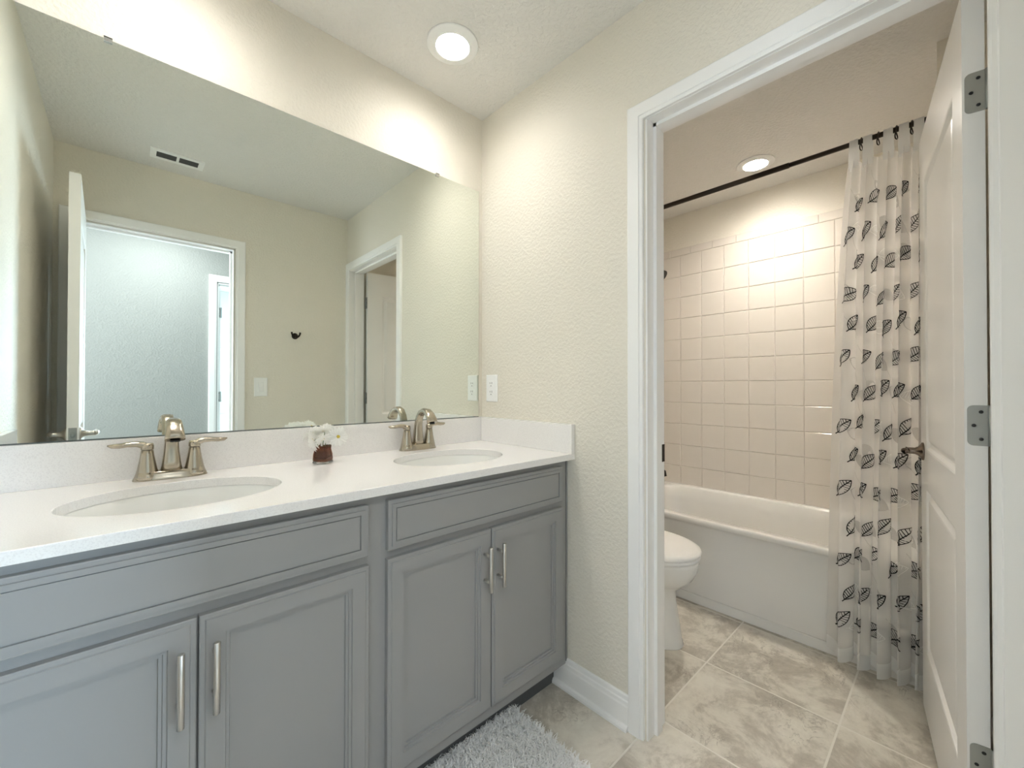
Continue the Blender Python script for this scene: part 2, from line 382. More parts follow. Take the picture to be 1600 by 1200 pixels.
# windows (behind the camera, bedroom daylight and an added hall opening)
def window(name, horiz, a0, a1, t, z0, z1):
    b = MB()
    def bx(p0, p1, z_0, z_1, d=.03):
        if horiz: b.box(p0, p1, t-d/2, t+d/2, z_0, z_1)
        else: b.box(t-d/2, t+d/2, p0, p1, z_0, z_1)
    bx(a0, a0+.04, z0, z1); bx(a1-.04, a1, z0, z1); bx(a0, a1, z0, z0+.04); bx(a0, a1, z1-.04, z1); bx(a0, a1, (z0+z1)/2-.015, (z0+z1)/2+.015)
    struct(b.build(name, m_trim))
window('window_1', True, .3, 1.6, -5.215, .8, 2.1)
window('window_added_hall', False, -2.66, -1.86, -2.715, .9, 2.1)  # unseen window, added to go with the hall fill light

# ------------------------------------------------------------------ vanity
FY = -.53
van = empty('vanity_cabinet', (-.77, -.27, 0)); tag(van, 'long grey double-sink vanity cabinet under the white countertop', 'cabinet')
def vb(b, name, m, parent=van):
    # vertices are in world coordinates: shift so that the part sits right under its parent
    o = b.build(name, m); o.parent = parent
    off = Vector((0,0,0)); p = parent
    while p: off += Vector(p.location); p = p.parent
    o.data.transform(Matrix.Translation(-off)); return o
b = MB()
b.box(-1.529, -.016, FY, FY+.02, .10, .877)          # face frame
b.box(-1.529, -1.51, FY+.02, -.001, .10, .877); b.box(-.034, -.016, FY+.02, -.001, .10, .877)
b.box(-1.51, -.034, FY+.02, -.001, .10, .118); b.box(-1.51, -.034, -.012, -.001, .118, .877)
b.box(-.787, -.768, FY+.02, -.012, .118, .70)
body = vb(b, 'body', m_cab)
b = MB(); b.box(-1.529, -.016, -.47, -.45, 0, .10); vb(b, 'toe_kick', m_toe)
b = MB(); b.box(-.0075, -.0005, FY+.002, FY+.012, .10, .877, .001); vb(b, 'scribe_strip', m_cab)
DOORP = [(0, .0), (0, .0155), (.002, .017), (.009, .017), (.011, .020), (.043, .020), (.0445, .0155), (.050, .0155), (.0512, .0115), (.0565, .0115), (.0572, .006)]
DRAWP = [(0, .0), (0, .0155), (.002, .0165), (.0095, .0165), (.0105, .020), (.0205, .020), (.0210, .0155), (.0228, .0155), (.0234, .0180)]
def front(name, x0, x1, z0, z1, prof):
    b = MB(); b.nest((0,FY,0), (1,0,0), (0,0,1), (0,-1,0), (x0, x1, z0, z1), prof)
    b.nest((0,FY-.0001,0), (1,0,0), (0,0,1), (0,1,0), (x0, x1, z0, z1), [(0,0)])
    return vb(b, name, m_cab)
front('drawer_front', -1.492, -.804, .730, .857, DRAWP); front('drawer_front', -.751, -.053, .728, .858, DRAWP)
def bar(parent, x, z0, z1):
    b = MB(); yb = FY-.020
    b.lathe([(.0052, z0), (.006, z0+.001), (.006, z1-.001), (.0052, z1)], (x, yb-.032, 0), n=20)
    for z in (z0+.028, z1-.028): b.lathe([(.0045, 0), (.0045, -.030)], (x, yb, z), ax='y', n=12)
    o = b.build('handle', m_steel); o.parent = parent; o.data.transform(Matrix.Translation(-Vector(van.location)))
for x0, x1, hx in ((-1.492, -1.149, -1.1755), (-1.145, -.802, -1.121), (-.752, -.4025, -.432), (-.3985, -.050, -.3775)):
    d = front('door', x0, x1, .142, .706, DOORP); bar(d, hx, .526, .663)

# countertop with two oval cut-outs
ZC = .9026; ZB = .880; CYF = -.5634
SINKS = [(-1.152, -.300), (-.388, -.302)]; SA, SBb = .208, .157
def counter():
    b = bm_new(); NE = 72
    def loop(pts, z):
        vs = [b.verts.new((x, y, z)) for x, y in pts]
        return vs, [b.edges.new((vs[i], vs[(i+1) % len(vs)])) for i in range(len(vs))]
    outer = [(-1.5295, CYF), (-.0005, CYF), (-.0005, -.0005), (-1.5295, -.0005)]
    tops, bots = [], []
    for lp in [outer] + [[(cx+SA*math.cos(2*PI*i/NE), cy+SBb*math.sin(2*PI*i/NE)) for i in range(NE)] for cx, cy in SINKS]:
        tops.append(loop(lp, ZC)); bots.append(loop(lp, ZB))
    for grp in (tops, bots): bmesh.ops.triangle_fill(b, use_beauty=True, edges=[e for _, es in grp for e in es])
    for (tv, _), (bv, _) in zip(tops, bots):
        n = len(tv)
        for i in range(n):
            j = (i+1) % n; b.faces.new((tv[i], tv[j], bv[j], bv[i]))
    bmesh.ops.recalc_face_normals(b, faces=b.faces)
    ee = [e for e in b.edges if abs(e.verts[0].co.z-ZC) < 1e-6 and abs(e.verts[1].co.z-ZC) < 1e-6 and len(e.link_faces) == 2 and any(abs(f.normal.z) < .5 for f in e.link_faces)]
    bmesh.ops.bevel(b, geom=ee, offset=.002, segments=2, affect='EDGES', profile=.5)
    me = bpy.data.meshes.new('countertop'); b.to_mesh(me); b.free(); me.materials.append(m_quartz)
    o = bpy.data.objects.new('countertop', me); C.objects.link(o); return o
ct = counter(); tag(ct, 'white speckled quartz countertop with two oval sink cut-outs and backsplash', 'countertop')
ZS = 1.0135
b = MB(); b.box(-1.5295, -.0005, -.020, -.0005, ZC, ZS, .0012); b.build('backsplash', m_quartz, ct)
b = MB(); b.box(-.020, -.0005, CYF, -.0205, ZC, ZS, .0012); b.build('side_splash', m_quartz, ct)
b = MB(); b.box(-1.5295, -1.510, CYF, -.0205, ZC, ZS, .0012); b.build('side_splash', m_quartz, ct)

def make_sink():
    r = empty('sink', (0,0,ZB)); n = 64; b = MB(); b.smooth = True
    prof = [(1.10, 0.0, -.008), (1.10, 0, -.0005), (1.012, 0, -.0005), (1.0, 0, -.004), (.985, 0, -.02), (.95, 0, -.055), (.87, .005, -.095), (.72, .01, -.122), (.48, .012, -.136), (.13, .012, -.140)]
    R = [[(SA*k*math.cos(2*PI*i/n), SBb*k*math.sin(2*PI*i/n)+dy, z) for i in range(n)] for k, dy, z in prof]
    R2 = [[(SA*k*math.cos(2*PI*i/n), SBb*k*math.sin(2*PI*i/n)+dy, z) for i in range(n)] for k, dy, z in
          [(.13,.012,-.148), (.5,.012,-.146), (.75,.01,-.131), (.90,.005,-.10), (.98,0,-.055), (1.03,0,-.008), (1.10,0,-.008)]]
    b.rings(R+R2, False, False); b.build('bowl', m_ceramic, r)
    b = MB(); b.lathe([(.0001, -.1375), (.019, -.1375), (.024, -.1385), (.026, -.1395), (.026, -.1405)], (0, .012, 0), n=28)
    b.build('drain', m_nickel, r); return r
s0 = make_sink(); s0.location = (SINKS[0][0], SINKS[0][1], ZB); tag(s0, 'white oval undermount sink in the left, nearer half of the countertop', 'sink', 'oval undermount sinks')
s1 = copy_tree(s0); s1.location = (SINKS[1][0], SINKS[1][1], ZB); tag(s1, 'white oval undermount sink at the corner end of the countertop, by the outlet', 'sink', 'oval undermount sinks')

def make_faucet():
    r = empty('faucet')
    # base plate: flared stadium, higher at the two ends
    b = MB(); b.smooth = True; n = 48
    def stad(hx, hy, z, e=2.6):
        out = []
        for i in range(n):
            a = 2*PI*i/n; c, s = math.cos(a), math.sin(a)
            out.append((hx*math.copysign(abs(c)**(2/e), c), hy*math.copysign(abs(s)**(2/e), s), z))
        return out
    b.rings([stad(.081,.0275,0), stad(.0815,.028,.002), stad(.0795,.0262,.006), stad(.0765,.0235,.013), stad(.074,.0215,.021), stad(.072,.0195,.0225)])
    b.build('base', m_nickel, r)
    for s in (-1, 1):
        b = MB(); b.lathe([(.0265,.004), (.0255,.010), (.0232,.022), (.0228,.0222), (.0228,.0235), (.0215,.028), (.0175,.050), (.0145,.068), (.0132,.080), (.0125,.0805)], (s*.0508,0,0), n=32)
        post = b.build('handle_post', m_nickel, r)
        b = MB(); b.lathe([(.0128,.0815), (.0140,.083), (.0138,.092), (.0120,.0985), (.0001,.0995)], (s*.0508,0,0), n=28)
        # lever blade
        pts = [(.0470, .0885), (.060, .0945), (.074, .0985), (.090, .0985), (.106, .0965), (.121, .0965), (.129, .0985)]
        hw = [.0108, .0108, .0092, .0100, .0112, .0088, .0020]; th = [.0095, .0098, .0078, .0068, .0068, .0055, .0018]
        R = []
        for (x, z), a, t in zip(pts, hw, th):
            R.append([(s*x, a*math.cos(2*PI*i/16), z+t*math.sin(2*PI*i/16)) for i in range(16)])
        b.smooth = True; b.rings(R); b.build('lever', m_nickel, r)
    # spout
    path = [(0, .018), (.001, .045), (.001, .075), (-.002, .105), (-.010, .130), (-.026, .149), (-.048, .1575), (-.070, .155), (-.088, .143), (-.100, .127), (-.106, .114)]
    hw = [.0245, .0205, .0172, .0152, .0146, .0148, .0155, .0168, .0185, .0205, .0215]; hd = [.0200, .0165, .0135, .0118, .0112, .0108, .0105, .0108, .0115, .0125, .0130]
    b = MB(); b.smooth = True; R = []
    for i, (y, z) in enumerate(path):
        a, c = path[max(i-1, 0)], path[min(i+1, len(path)-1)]; d = Vector((0, c[0]-a[0], c[1]-a[1])).normalized()
        nv = Vector((1,0,0)).cross(d)
        ring = []
        for k in range(24):
            t = 2*PI*k/24; cc, ss = math.cos(t), math.sin(t)
            ring.append(Vector((0, y, z)) + Vector((1,0,0))*hw[i]*math.copysign(abs(cc)**.62, cc) + nv*hd[i]*math.copysign(abs(ss)**.75, ss))
        R.append(ring)
    b.rings(R); sp = b.build('spout', m_nickel, r)
    b = MB(); b.lathe([(.008, .113), (.008, .1085), (.0001, .1085)], (0, -.1045, 0), n=16, sx=1.3); b.build('aerator', m_black, sp)
    b = MB(); b.tube([(0,.019,.018), (0,.020,.100)], .0022, 8); b.lathe([(.002,.098), (.0045,.101), (.0045,.107), (.001,.109)], (0,.020,0), n=12); b.build('lift_rod', m_nickel, r)
    return r
f0 = make_faucet(); f0.location = (-1.157, -.064, ZC+.0002); tag(f0, 'brushed nickel two-handle faucet behind the left, nearer sink', 'faucet', 'brushed nickel faucets')
f1 = copy_tree(f0); f1.location = (-.382, -.064, ZC+.0002); tag(f1, 'brushed nickel two-handle faucet behind the sink near the corner', 'faucet', 'brushed nickel faucets')

# ------------------------------------------------------------------ mirror
b = MB(); b.box(-1.505, -.024, -.006, -.0004, 1.0170, 2.086)
for i, f in enumerate(b.f):
    ys = [b.v[k][1] for k in f]; b.m[i] = 0 if max(ys) < -.005 else 1
mir = b.build('wall_mirror', [m_mirror, m_medge]); tag(mir, 'large frameless mirror on the wall above the vanity backsplash', 'mirror')
for x in (-1.292, -.257):
    b = MB(); b.box(x-.009, x+.009, -.0105, -.0003, 2.0865, 2.091, .001); b.box(x-.009, x+.009, -.0105, -.0065, 2.077, 2.0915, .001)
    b.build('mirror_clip', m_chrome, mir)
b = MB(); b.box(-1.505, -.024, -.0068, -.0002, 1.0138, 1.0168); b.build('bottom_channel', m_medge, mir)

# ------------------------------------------------------------------ ceiling lights
def led(name, x, y, m, label):
    r = empty(name, (x, y, H)); tag(r, label, 'ceiling light', 'round ceiling lights')
    b = MB(); b.smooth = True
    b.lathe([(.0955, -.0003), (.0955, -.004), (.093, -.006), (.068, -.010), (.063, -.012), (.0615, -.009), (.0615, -.0003)], n=56); b.build('trim_ring', m_plastic, r)
    b = MB(); b.lathe([(.061, -.009), (.059, -.012), (.048, -.0155), (.03, -.0175), (.0005, -.018)], n=48); b.build('lens', m, r)
led('ceiling_light', -.362, -.272, m_led, 'round recessed LED ceiling light over the vanity corner')
led('ceiling_light', -1.168, -.272, m_led, 'round recessed LED ceiling light over the left sink, outside the picture')
led('ceiling_light', 1.385, -.775, m_led2, 'round recessed LED ceiling light over the bathtub, behind the curtain rod')

# ceiling vent (seen in the mirror)
vt = empty('ceiling_vent', (-1.041, -1.441, H)); tag(vt, 'white ceiling air register with two louvred openings above the entry door', 'vent')
VW, VH = .118, .060
b = MB()
for x0, x1, y0, y1 in ((-VW, VW, -VH, -.034), (-VW, VW, .034, VH), (-VW, -.092, -.034, .034), (.092, VW, -.034, .034), (-.006, .006, -.034, .034)):
    b.box(x0, x1, y0, y1, -.008, -.0004)
b.build('frame', m_plastic, vt)
b = MB(); b.box(-.092, .092, -.034, .034, -.0012, -.0004); b.build('opening_shade', m_ventback, vt)  # flat black sheet, shade of the vent opening put into its colour
b = MB()
for k in range(5):
    y = -.027+.0135*k
    for x0, x1 in ((-.092, -.006), (.006, .092)): b.quad((x0,y-.003,-.008),(x1,y-.003,-.008),(x1,y+.002,-.0015),(x0,y+.002,-.0015)); b.quad((x0,y-.0022,-.008),(x1,y-.0022,-.008),(x1,y+.0028,-.0015),(x0,y+.0028,-.0015))
b.build('louvres', m_slotshade, vt)

# ------------------------------------------------------------------ outlet, switch, hook
ou = empty('wall_outlet', (0, -.0785, 1.1495)); tag(ou, 'white duplex electrical outlet on the beige wall beside the mirror', 'outlet')
b = MB(); b.nest((0,0,0), (0,1,0), (0,0,1), (-1,0,0), (-.0385,.0385,-.0625,.0625), [(0,.0004),(0,.004),(.003,.0068)]); b.build('cover_plate', m_plastic, ou)
for dz in (.020, -.020):
    b = MB(); b.nest((0,0,dz), (0,1,0), (0,0,1), (-1,0,0), (-.0165,.0165,-.0145,.0145), [(0,.006),(0,.0082),(.001,.0086)]); rc = b.build('receptacle', m_plastic, ou)
    b = MB()
    for dy, hh in ((-.0062, .0045), (.0062, .0036)): b.box(-.0092, -.0084, dy-.001, dy+.001, dz+.002-hh+.002, dz+.002+hh+.002)
    b.lathe([(.0001,-.0092), (.0024,-.0092), (.0024,-.0084)], (0, 0, dz-.0085), ax='x', n=10)
    b.build('slots', m_slotshade, rc)
b = MB(); b.lathe([(.0001,-.0078), (.0028,-.0074), (.0028,-.006)], ax='x', n=10); b.build('screw', m_plastic, ou)
sw = empty('light_switch', (-.582, -1.656, 1.155)); tag(sw, 'white rocker light switch on the back wall, seen in the mirror', 'switch')
b = MB(); b.nest((0,0,0), (1,0,0), (0,0,1), (0,1,0), (-.0395,.0395,-.0625,.0625), [(0,.0004),(0,.004),(.003,.0068)]); b.build('cover_plate', m_plastic, sw)
b = MB(); b.nest((0,0,0), (1,0,0), (0,0,1), (0,1,0), (-.0175,.0175,-.034,.034), [(0,.0066),(0,.0072),(.001,.0072),(.0015,.0050),(.0032,.0050),(.0032,.0085),(.0042,.0105)]); b.build('rocker', m_plastic, sw)
hk = empty('robe_hook', (-.372, -1.656, 1.515)); tag(hk, 'dark double robe hook on the back wall, seen in the mirror', 'hook')
b = MB(); b.lathe([(.0001,.0005), (.021,.0005), (.022,.004), (.018,.008), (.009,.012), (.0075,.020)], ax='y', n=24); b.build('rosette', m_dark, hk)
for s in (-1, 1):
    b = MB(); b.tube([(0,.016,-.004), (s*.010,.021,-.008), (s*.020,.025,.000), (s*.026,.026,.014), (s*.027,.027,.026)], [.0075,.007,.006,.0055,.0065], 12); b.build('prong', m_dark, hk)

# ------------------------------------------------------------------ tile surround (toilet room)
TZ = [.42+.1555*i for i in range(12)]
def tiled(b, o, ux, n, a0, a1, cols):
    o, ux, n = Vector(o), Vector(ux), Vector(n); uz = Vector((0,0,1)); g = .0012
    b.cur = 1; b.nest(o, ux, uz, n, (a0, a1, TZ[0], TZ[-1]+.054), [(0,.0003),(0,.0062)]); b.cur = 0
    P_ = [(g, .005), (g, .0072), (g+.0026, .0094), (g+.0040, .0097)]
    for i in range(len(TZ)-1):
        for c0, c1 in zip(cols, cols[1:]): b.nest(o, ux, uz, n, (c0, c1, TZ[i], TZ[i+1]), P_)
    cc = [cols[0]] + [(x+y)/2 for x, y in zip(cols, cols[1:])] + [cols[-1]]
    for c0, c1 in zip(cc, cc[1:]): b.nest(o, ux, uz, n, (c0, c1, TZ[-1], TZ[-1]+.053), P_)
cols = [-1.512] + [-.163-.1527*k for k in range(8, -1, -1)] + [-.010]
b = MB(); tiled(b, (1.763,0,0), (0,1,0), (-1,0,0), -1.512, -.001, cols)
tag(b.build('tile_wall', [m_tile, m_grout]), 'cream square wall tiles along the long back side of the bathtub', 'wall tiles')
xc = [.99+.1525*k for k in range(6)]
b = MB(); tiled(b, (0,0,0), (1,0,0), (0,-1,0), .99, 1.753, xc)
tag(b.build('tile_wall', [m_tile, m_grout]), 'cream square wall tiles at the shower head end of the bathtub', 'wall tiles')
b = MB(); tiled(b, (0,-1.513,0), (1,0,0), (0,1,0), .99, 1.753, xc)
tag(b.build('tile_wall', [m_tile, m_grout]), 'cream square wall tiles at the foot end of the bathtub, behind the curtain', 'wall tiles')
def under(b, name, m, parent):
    o = b.build(name, m); off = Vector((0,0,0)); p = parent
    while p: off += Vector(p.location); p = p.parent
    o.data.transform(Matrix.Translation(-off)); o.parent = parent; return o

# ------------------------------------------------------------------ bathtub
tb = empty('bathtub', (1.37, -.76, 0)); tag(tb, 'white alcove bathtub behind the toilet and the curtain', 'bathtub')
def tub():
    X0, X1, Y0, Y1 = .987, 1.752, -1.503, -.010; ZR = .448
    b = MB(); b.smooth = True; n = 96
    def ring(x0, x1, y0, y1, z, e):
        cx, cy, hx, hy = (x0+x1)/2, (y0+y1)/2, (x1-x0)/2, (y1-y0)/2; out = []
        for i in range(n):
            a = 2*PI*(i+.5)/n; c, s = math.cos(a), math.sin(a)
            out.append((cx+hx*math.copysign(abs(c)**(2/e), c), cy+hy*math.copysign(abs(s)**(2/e), s), z))
        return out
    def rect(x0, x1, y0, y1, z): return ring(x0, x1, y0, y1, z, 60)
    R = [rect(X0+.02, X1, Y0, Y1, .001), rect(X0+.002, X1, Y0, Y1, .002), rect(X0+.001, X1, Y0, Y1, .042), rect(X0+.006, X1, Y0, Y1, .050), rect(X0+.020, X1, Y0, Y1, .054), rect(X0+.024, X1, Y0, Y1, .40),
         rect(X0+.010, X1, Y0, Y1, .418), rect(X0+.001, X1, Y0, Y1, .422), rect(X0, X1, Y0, Y1, .438), rect(X0+.004, X1-.001, Y0+.001, Y1-.001, .4465), rect(X0+.012, X1-.003, Y0+.003, Y1-.003, ZR),
         ring(X0+.058, X1-.055, Y0+.06, Y1-.075, ZR-.001, 6), ring(X0+.064, X1-.060, Y0+.066, Y1-.082, ZR-.008, 5.5), ring(X0+.085, X1-.075, Y0+.12, Y1-.10, ZR-.09, 5),
         ring(X0+.105, X1-.090, Y0+.20, Y1-.12, .16, 4.5), ring(X0+.13, X1-.115, Y0+.26, Y1-.15, .10, 4), ring(X0+.18, X1-.16, Y0+.32, Y1-.20, .085, 4)]
    b.rings(R); return under(b, 'shell', m_acryl, tb)
tub()
b = MB(); b.box(.981, 1.006, -1.503, -.010, .0005, .048, .004); under(b, 'toe_band', m_acryl, tb)
b = MB(); b.lathe([(.0001,.0005), (.026,.0005), (.028,-.002), (.028,-.003)], (1.37,-.28,.0875), n=20); under(b, 'drain', m_dark, tb)
# spout and shower head on the head wall
b = MB(); b.tube([(1.40,-.010,.60), (1.40,-.10,.60), (1.40,-.17,.592), (1.40,-.205,.578), (1.40,-.212,.556)], [.030,.027,.026,.024,.018], 16)
tag(b.build('tub_spout', m_dark), 'dark bronze tub spout just past the door jamb above the tub rim', 'tub spout')
sh = empty('shower_fixture', (1.39, -.010, 1.98)); tag(sh, 'dark bronze shower head high on the tiled head wall', 'shower head')
b = MB(); b.lathe([(.0001,-.0), (.028,0), (.026,-.006), (.010,-.010)], ax='y', n=20); b.tube([(0,0,0),(0,-.06,.005),(0,-.11,-.012),(0,-.145,-.035)], .0085, 12); b.build('shower_arm', m_dark, sh)
b = MB(); b.tube([(0,-.142,-.032),(0,-.165,-.05),(0,-.18,-.062),(0,-.20,-.078)], [.012,.016,.036,.040], 20); b.build('spray_face', m_dark, sh)

# ------------------------------------------------------------------ curtain rod and shower curtain
RX, RZ = 1.0, 2.188
cr = empty('curtain_rod', (RX, -.76, RZ)); tag(cr, 'dark bronze shower curtain rod spanning above the tub', 'curtain rod')
b = MB(); b.lathe([(.0105, -1.5125), (.0105, -1.02)], (RX,0,RZ), ax='y', n=24); under(b, 'inner_tube', m_dark, cr)
b = MB(); b.lathe([(.0125, -1.03), (.0125, -.0095)], (RX,0,RZ), ax='y', n=24); under(b, 'outer_tube', m_dark, cr)
for y0, y1 in ((-.0105, -.030), (-1.5120, -1.492)):
    b = MB(); b.lathe([(.028, y0), (.026, (y0+y1)/2), (.016, y1)], (RX,0,RZ), ax='y', n=24); under(b, 'end_cap', m_dark, cr)

cu = empty('shower_curtain', (.96, -1.34, 2.12)); tag(cu, 'sheer white shower curtain with black and grey leaves bunched beside the door', 'shower curtain')
SW_, NP_ = .80, 5.0          # unfolded width, pleats
ZT, ZBt = 2.105, .035
def S(s, z):
    """point on the gathered curtain: s = 0..SW_ along the cloth, z height"""
    t = min(max(s/SW_, -.02), 1.02); h = (ZT-z)/(ZT-ZBt)
    ph = 2*PI*NP_*t + .55*math.sin(2.1*h+5*t) + .35*math.sin(7*t+1.3*h)
    y0 = -1.253+.052*h**.7; y1 = -1.492+.012*h
    y = y0+(y1-y0)*t + .010*math.sin(2*ph+.8)*(.5+h*.5) + .006*math.sin(9*t+4*h)
    A = .020+.016*min(1, h*1.6)+.006*math.sin(11*t)+.004*math.sin(5*h+13*t)
    xc = 1.0-.075*(1-math.exp(-2.2*h)) - .008*h
    x = xc + A*math.cos(ph)
    if t < .09:                         # loose front edge swinging back towards the tub
        k = (1-t/.09); x += .022*k*(1-h)+.0; y += .030*k*(.4+.6*h)
    zz = z + (.012*math.sin(ph+.6)+.007*math.sin(3*t*PI))*max(0, h-.85)/.15
    return Vector((x, y, zz))
def Soff(s, z, o):
    p = S(s, z); ds = S(s+.001, z)-S(s-.001, z); n = ds.cross(Vector((0,0,1))).normalized()
    if n.x > 0 and False: n = -n
    return p + n*o
def sheet(s0, s1, z0, z1, ns, nz, name, m):
    b = MB(); b.smooth = True
    ids = [[b.vert(S(s0+(s1-s0)*i/ns, z0+(z1-z0)*j/nz)) for i in range(ns+1)] for j in range(nz+1)]
    for j in range(nz):
        for i in range(ns): b.face([ids[j][i], ids[j][i+1], ids[j+1][i+1], ids[j+1][i]])
    return b, under_keep(b, name, m)
def under_keep(b, name, m, parent=None):
    o = b.build(name, m, recalc=False); p = parent or cu
    o.data.transform(Matrix.Translation(-Vector(p.location))); o.parent = p; return o
# main cloth with its leaf embroidery in the same mesh
b = MB(); b.smooth = True; ns, nz = 300, 110
ids = [[b.vert(S(SW_*i/ns, ZBt+.055+(ZT-ZBt-.055)*j/nz)) for i in range(ns+1)] for j in range(nz+1)]
for j in range(nz):
    for i in range(ns): b.face([ids[j][i], ids[j][i+1], ids[j+1][i+1], ids[j+1][i]])
def ribbon(b, pts, wd, m, o):
    pr = None
    for i in range(len(pts)-1):
        (a0, a1), (c0, c1) = pts[i], pts[i+1]; dx, dz = c0-a0, c1-a1; l = math.hypot(dx, dz) or 1; nx, nz_ = -dz/l*wd/2, dx/l*wd/2
        q = [Soff(a0-nx, a1-nz_, o), Soff(c0-nx, c1-nz_, o), Soff(c0+nx, c1+nz_, o), Soff(a0+nx, a1+nz_, o)]
        b.face([b.vert(v) for v in q], m=m, sm=False)
def leaf(b, s, z, ang, Ln, kind, rnd):
    ca, sa = math.cos(ang), math.sin(ang)
    T = lambda u, v: (s+Ln*(u*ca-v*sa), z+Ln*(u*sa+v*ca))
    up_ = lambda u: .36*math.sin(PI*u**.8)**.8; lo = lambda u: -.26*math.sin(PI*u**1.15)**.9
    for o in (.0009, -.0009):
        if kind == 'black':
            K = 12
            ribbon(b, [T(k/K, up_(k/K)) for k in range(K+1)], .0030, 1, o); ribbon(b, [T(k/K, lo(k/K)) for k in range(K+1)], .0030, 1, o)
            ribbon(b, [T(-.12+1.12*k/8, .02*math.sin(PI*k/8)) for k in range(9)], .0042, 1, o)
            for k in range(1, 11):
                u = k/11
                ribbon(b, [T(u, .0), T(min(u+.07, .99), up_(min(u+.07, .99))*.96)], .0024, 1, o)
                ribbon(b, [T(u, .0), T(min(u+.08, .99), lo(min(u+.08, .99))*.96)], .0020, 1, o)
        elif kind == 'grey':
            if o < 0: continue
            K = 12
            for k in range(K):
                u0, u1 = k/K, (k+1)/K
                b.face([b.vert(Soff(*T(u0, lo(u0)), o)), b.vert(Soff(*T(u1, lo(u1)), o)), b.vert(Soff(*T(u1, up_(u1)), o)), b.vert(Soff(*T(u0, up_(u0)), o))], m=2, sm=False)
            ribbon(b, [T(1+.0, 0), T(1.3, -.12), T(1.6, -.35)], .0012, 2, o)
        else:
            K = 12
            ribbon(b, [T(k/K, up_(k/K)) for k in range(K+1)], .002, 3, o); ribbon(b, [T(k/K, lo(k/K)) for k in range(K+1)], .002, 3, o); ribbon(b, [T(-.1, 0), T(1, 0)], .002, 3, o)
            for k in range(1, 10): ribbon(b, [T(k/10, 0), T(min(k/10+.06, .99), up_(min(k/10+.06, .99)))], .0015, 3, o)
rnd = random.Random(5)
row = 0; z = .16
while z < 2.02:
    s = .03 + (row % 2)*.065 + rnd.uniform(-.01, .01)
    while s < SW_-.05:
        leaf(b, s, z+rnd.uniform(-.02, .02), rnd.uniform(.45, .85), rnd.uniform(.082, .098), 'black', rnd)
        kd = 'grey' if rnd.random() < .6 else 'white'
        leaf(b, s+.06+rnd.uniform(-.01, .01), z+.03+rnd.uniform(-.02, .02), rnd.choice([2.4, 2.7, -.5, -.7]) if kd == 'grey' else rnd.uniform(-.4, .1), rnd.uniform(.065, .085), kd, rnd)
        s += .15+rnd.uniform(-.012, .015)
    z += .135; row += 1
under_keep(b, 'panel', [m_sheer, m_leafblk, m_leafgry, m_leafwht])
sheet(0, SW_, ZBt, ZBt+.056, 300, 4, 'hem', m_hem)
# tab loops over the rod, one at each forward fold
import bisect
crest = []
prev = None
for i in range(1, 1500):
    s = SW_*i/1500; a, c, d = S(s-.002, ZT).x, S(s, ZT).x, S(s+.002, ZT).x
    if c <= a and c <= d and (not crest or s-crest[-1] > .08): crest.append(s)
for s in crest:
    b = MB(); b.smooth = True; p = S(s, ZT); yc = p.y; wv = .0145
    prof = [(p.x+.002, ZT-.03), (p.x, ZT+.012), (RX-.0155, RZ-.01)]
    for k in range(9):
        a = PI - PI*k/8; prof.append((RX+.0150*math.cos(a), RZ+.0150*math.sin(a)))
    prof += [(RX+.0155, RZ-.02), (RX+.010, ZT+.005), (RX+.006, ZT-.03)]
    b.rings([[(x, yc+dy*(1 if zz > ZT+.02 else 1.15), zz) for dy in (-wv, -wv*.3, wv*.3, wv)] for x, zz in prof], False, False, closed=False)
    o = b.build('tab', m_hem, recalc=False); o.data.transform(Matrix.Translation(-Vector(cu.location))); o.parent = cu
for s0_, s1_ in zip(crest, crest[1:]):
    b = MB(); yc = (S(s0_, ZT).y+S(s1_, ZT).y)/2; cy, hz = RZ-.012, .026
    b.tube([(RX+.016*math.cos(a), yc+.003*math.sin(a*2), cy+hz*math.sin(a)) for a in [2*PI*k/20 for k in range(21)]], .0022, 8, cap=False)
    o = b.build('ring', m_dark); o.data.transform(Matrix.Translation(-Vector(cu.location))); o.parent = cu

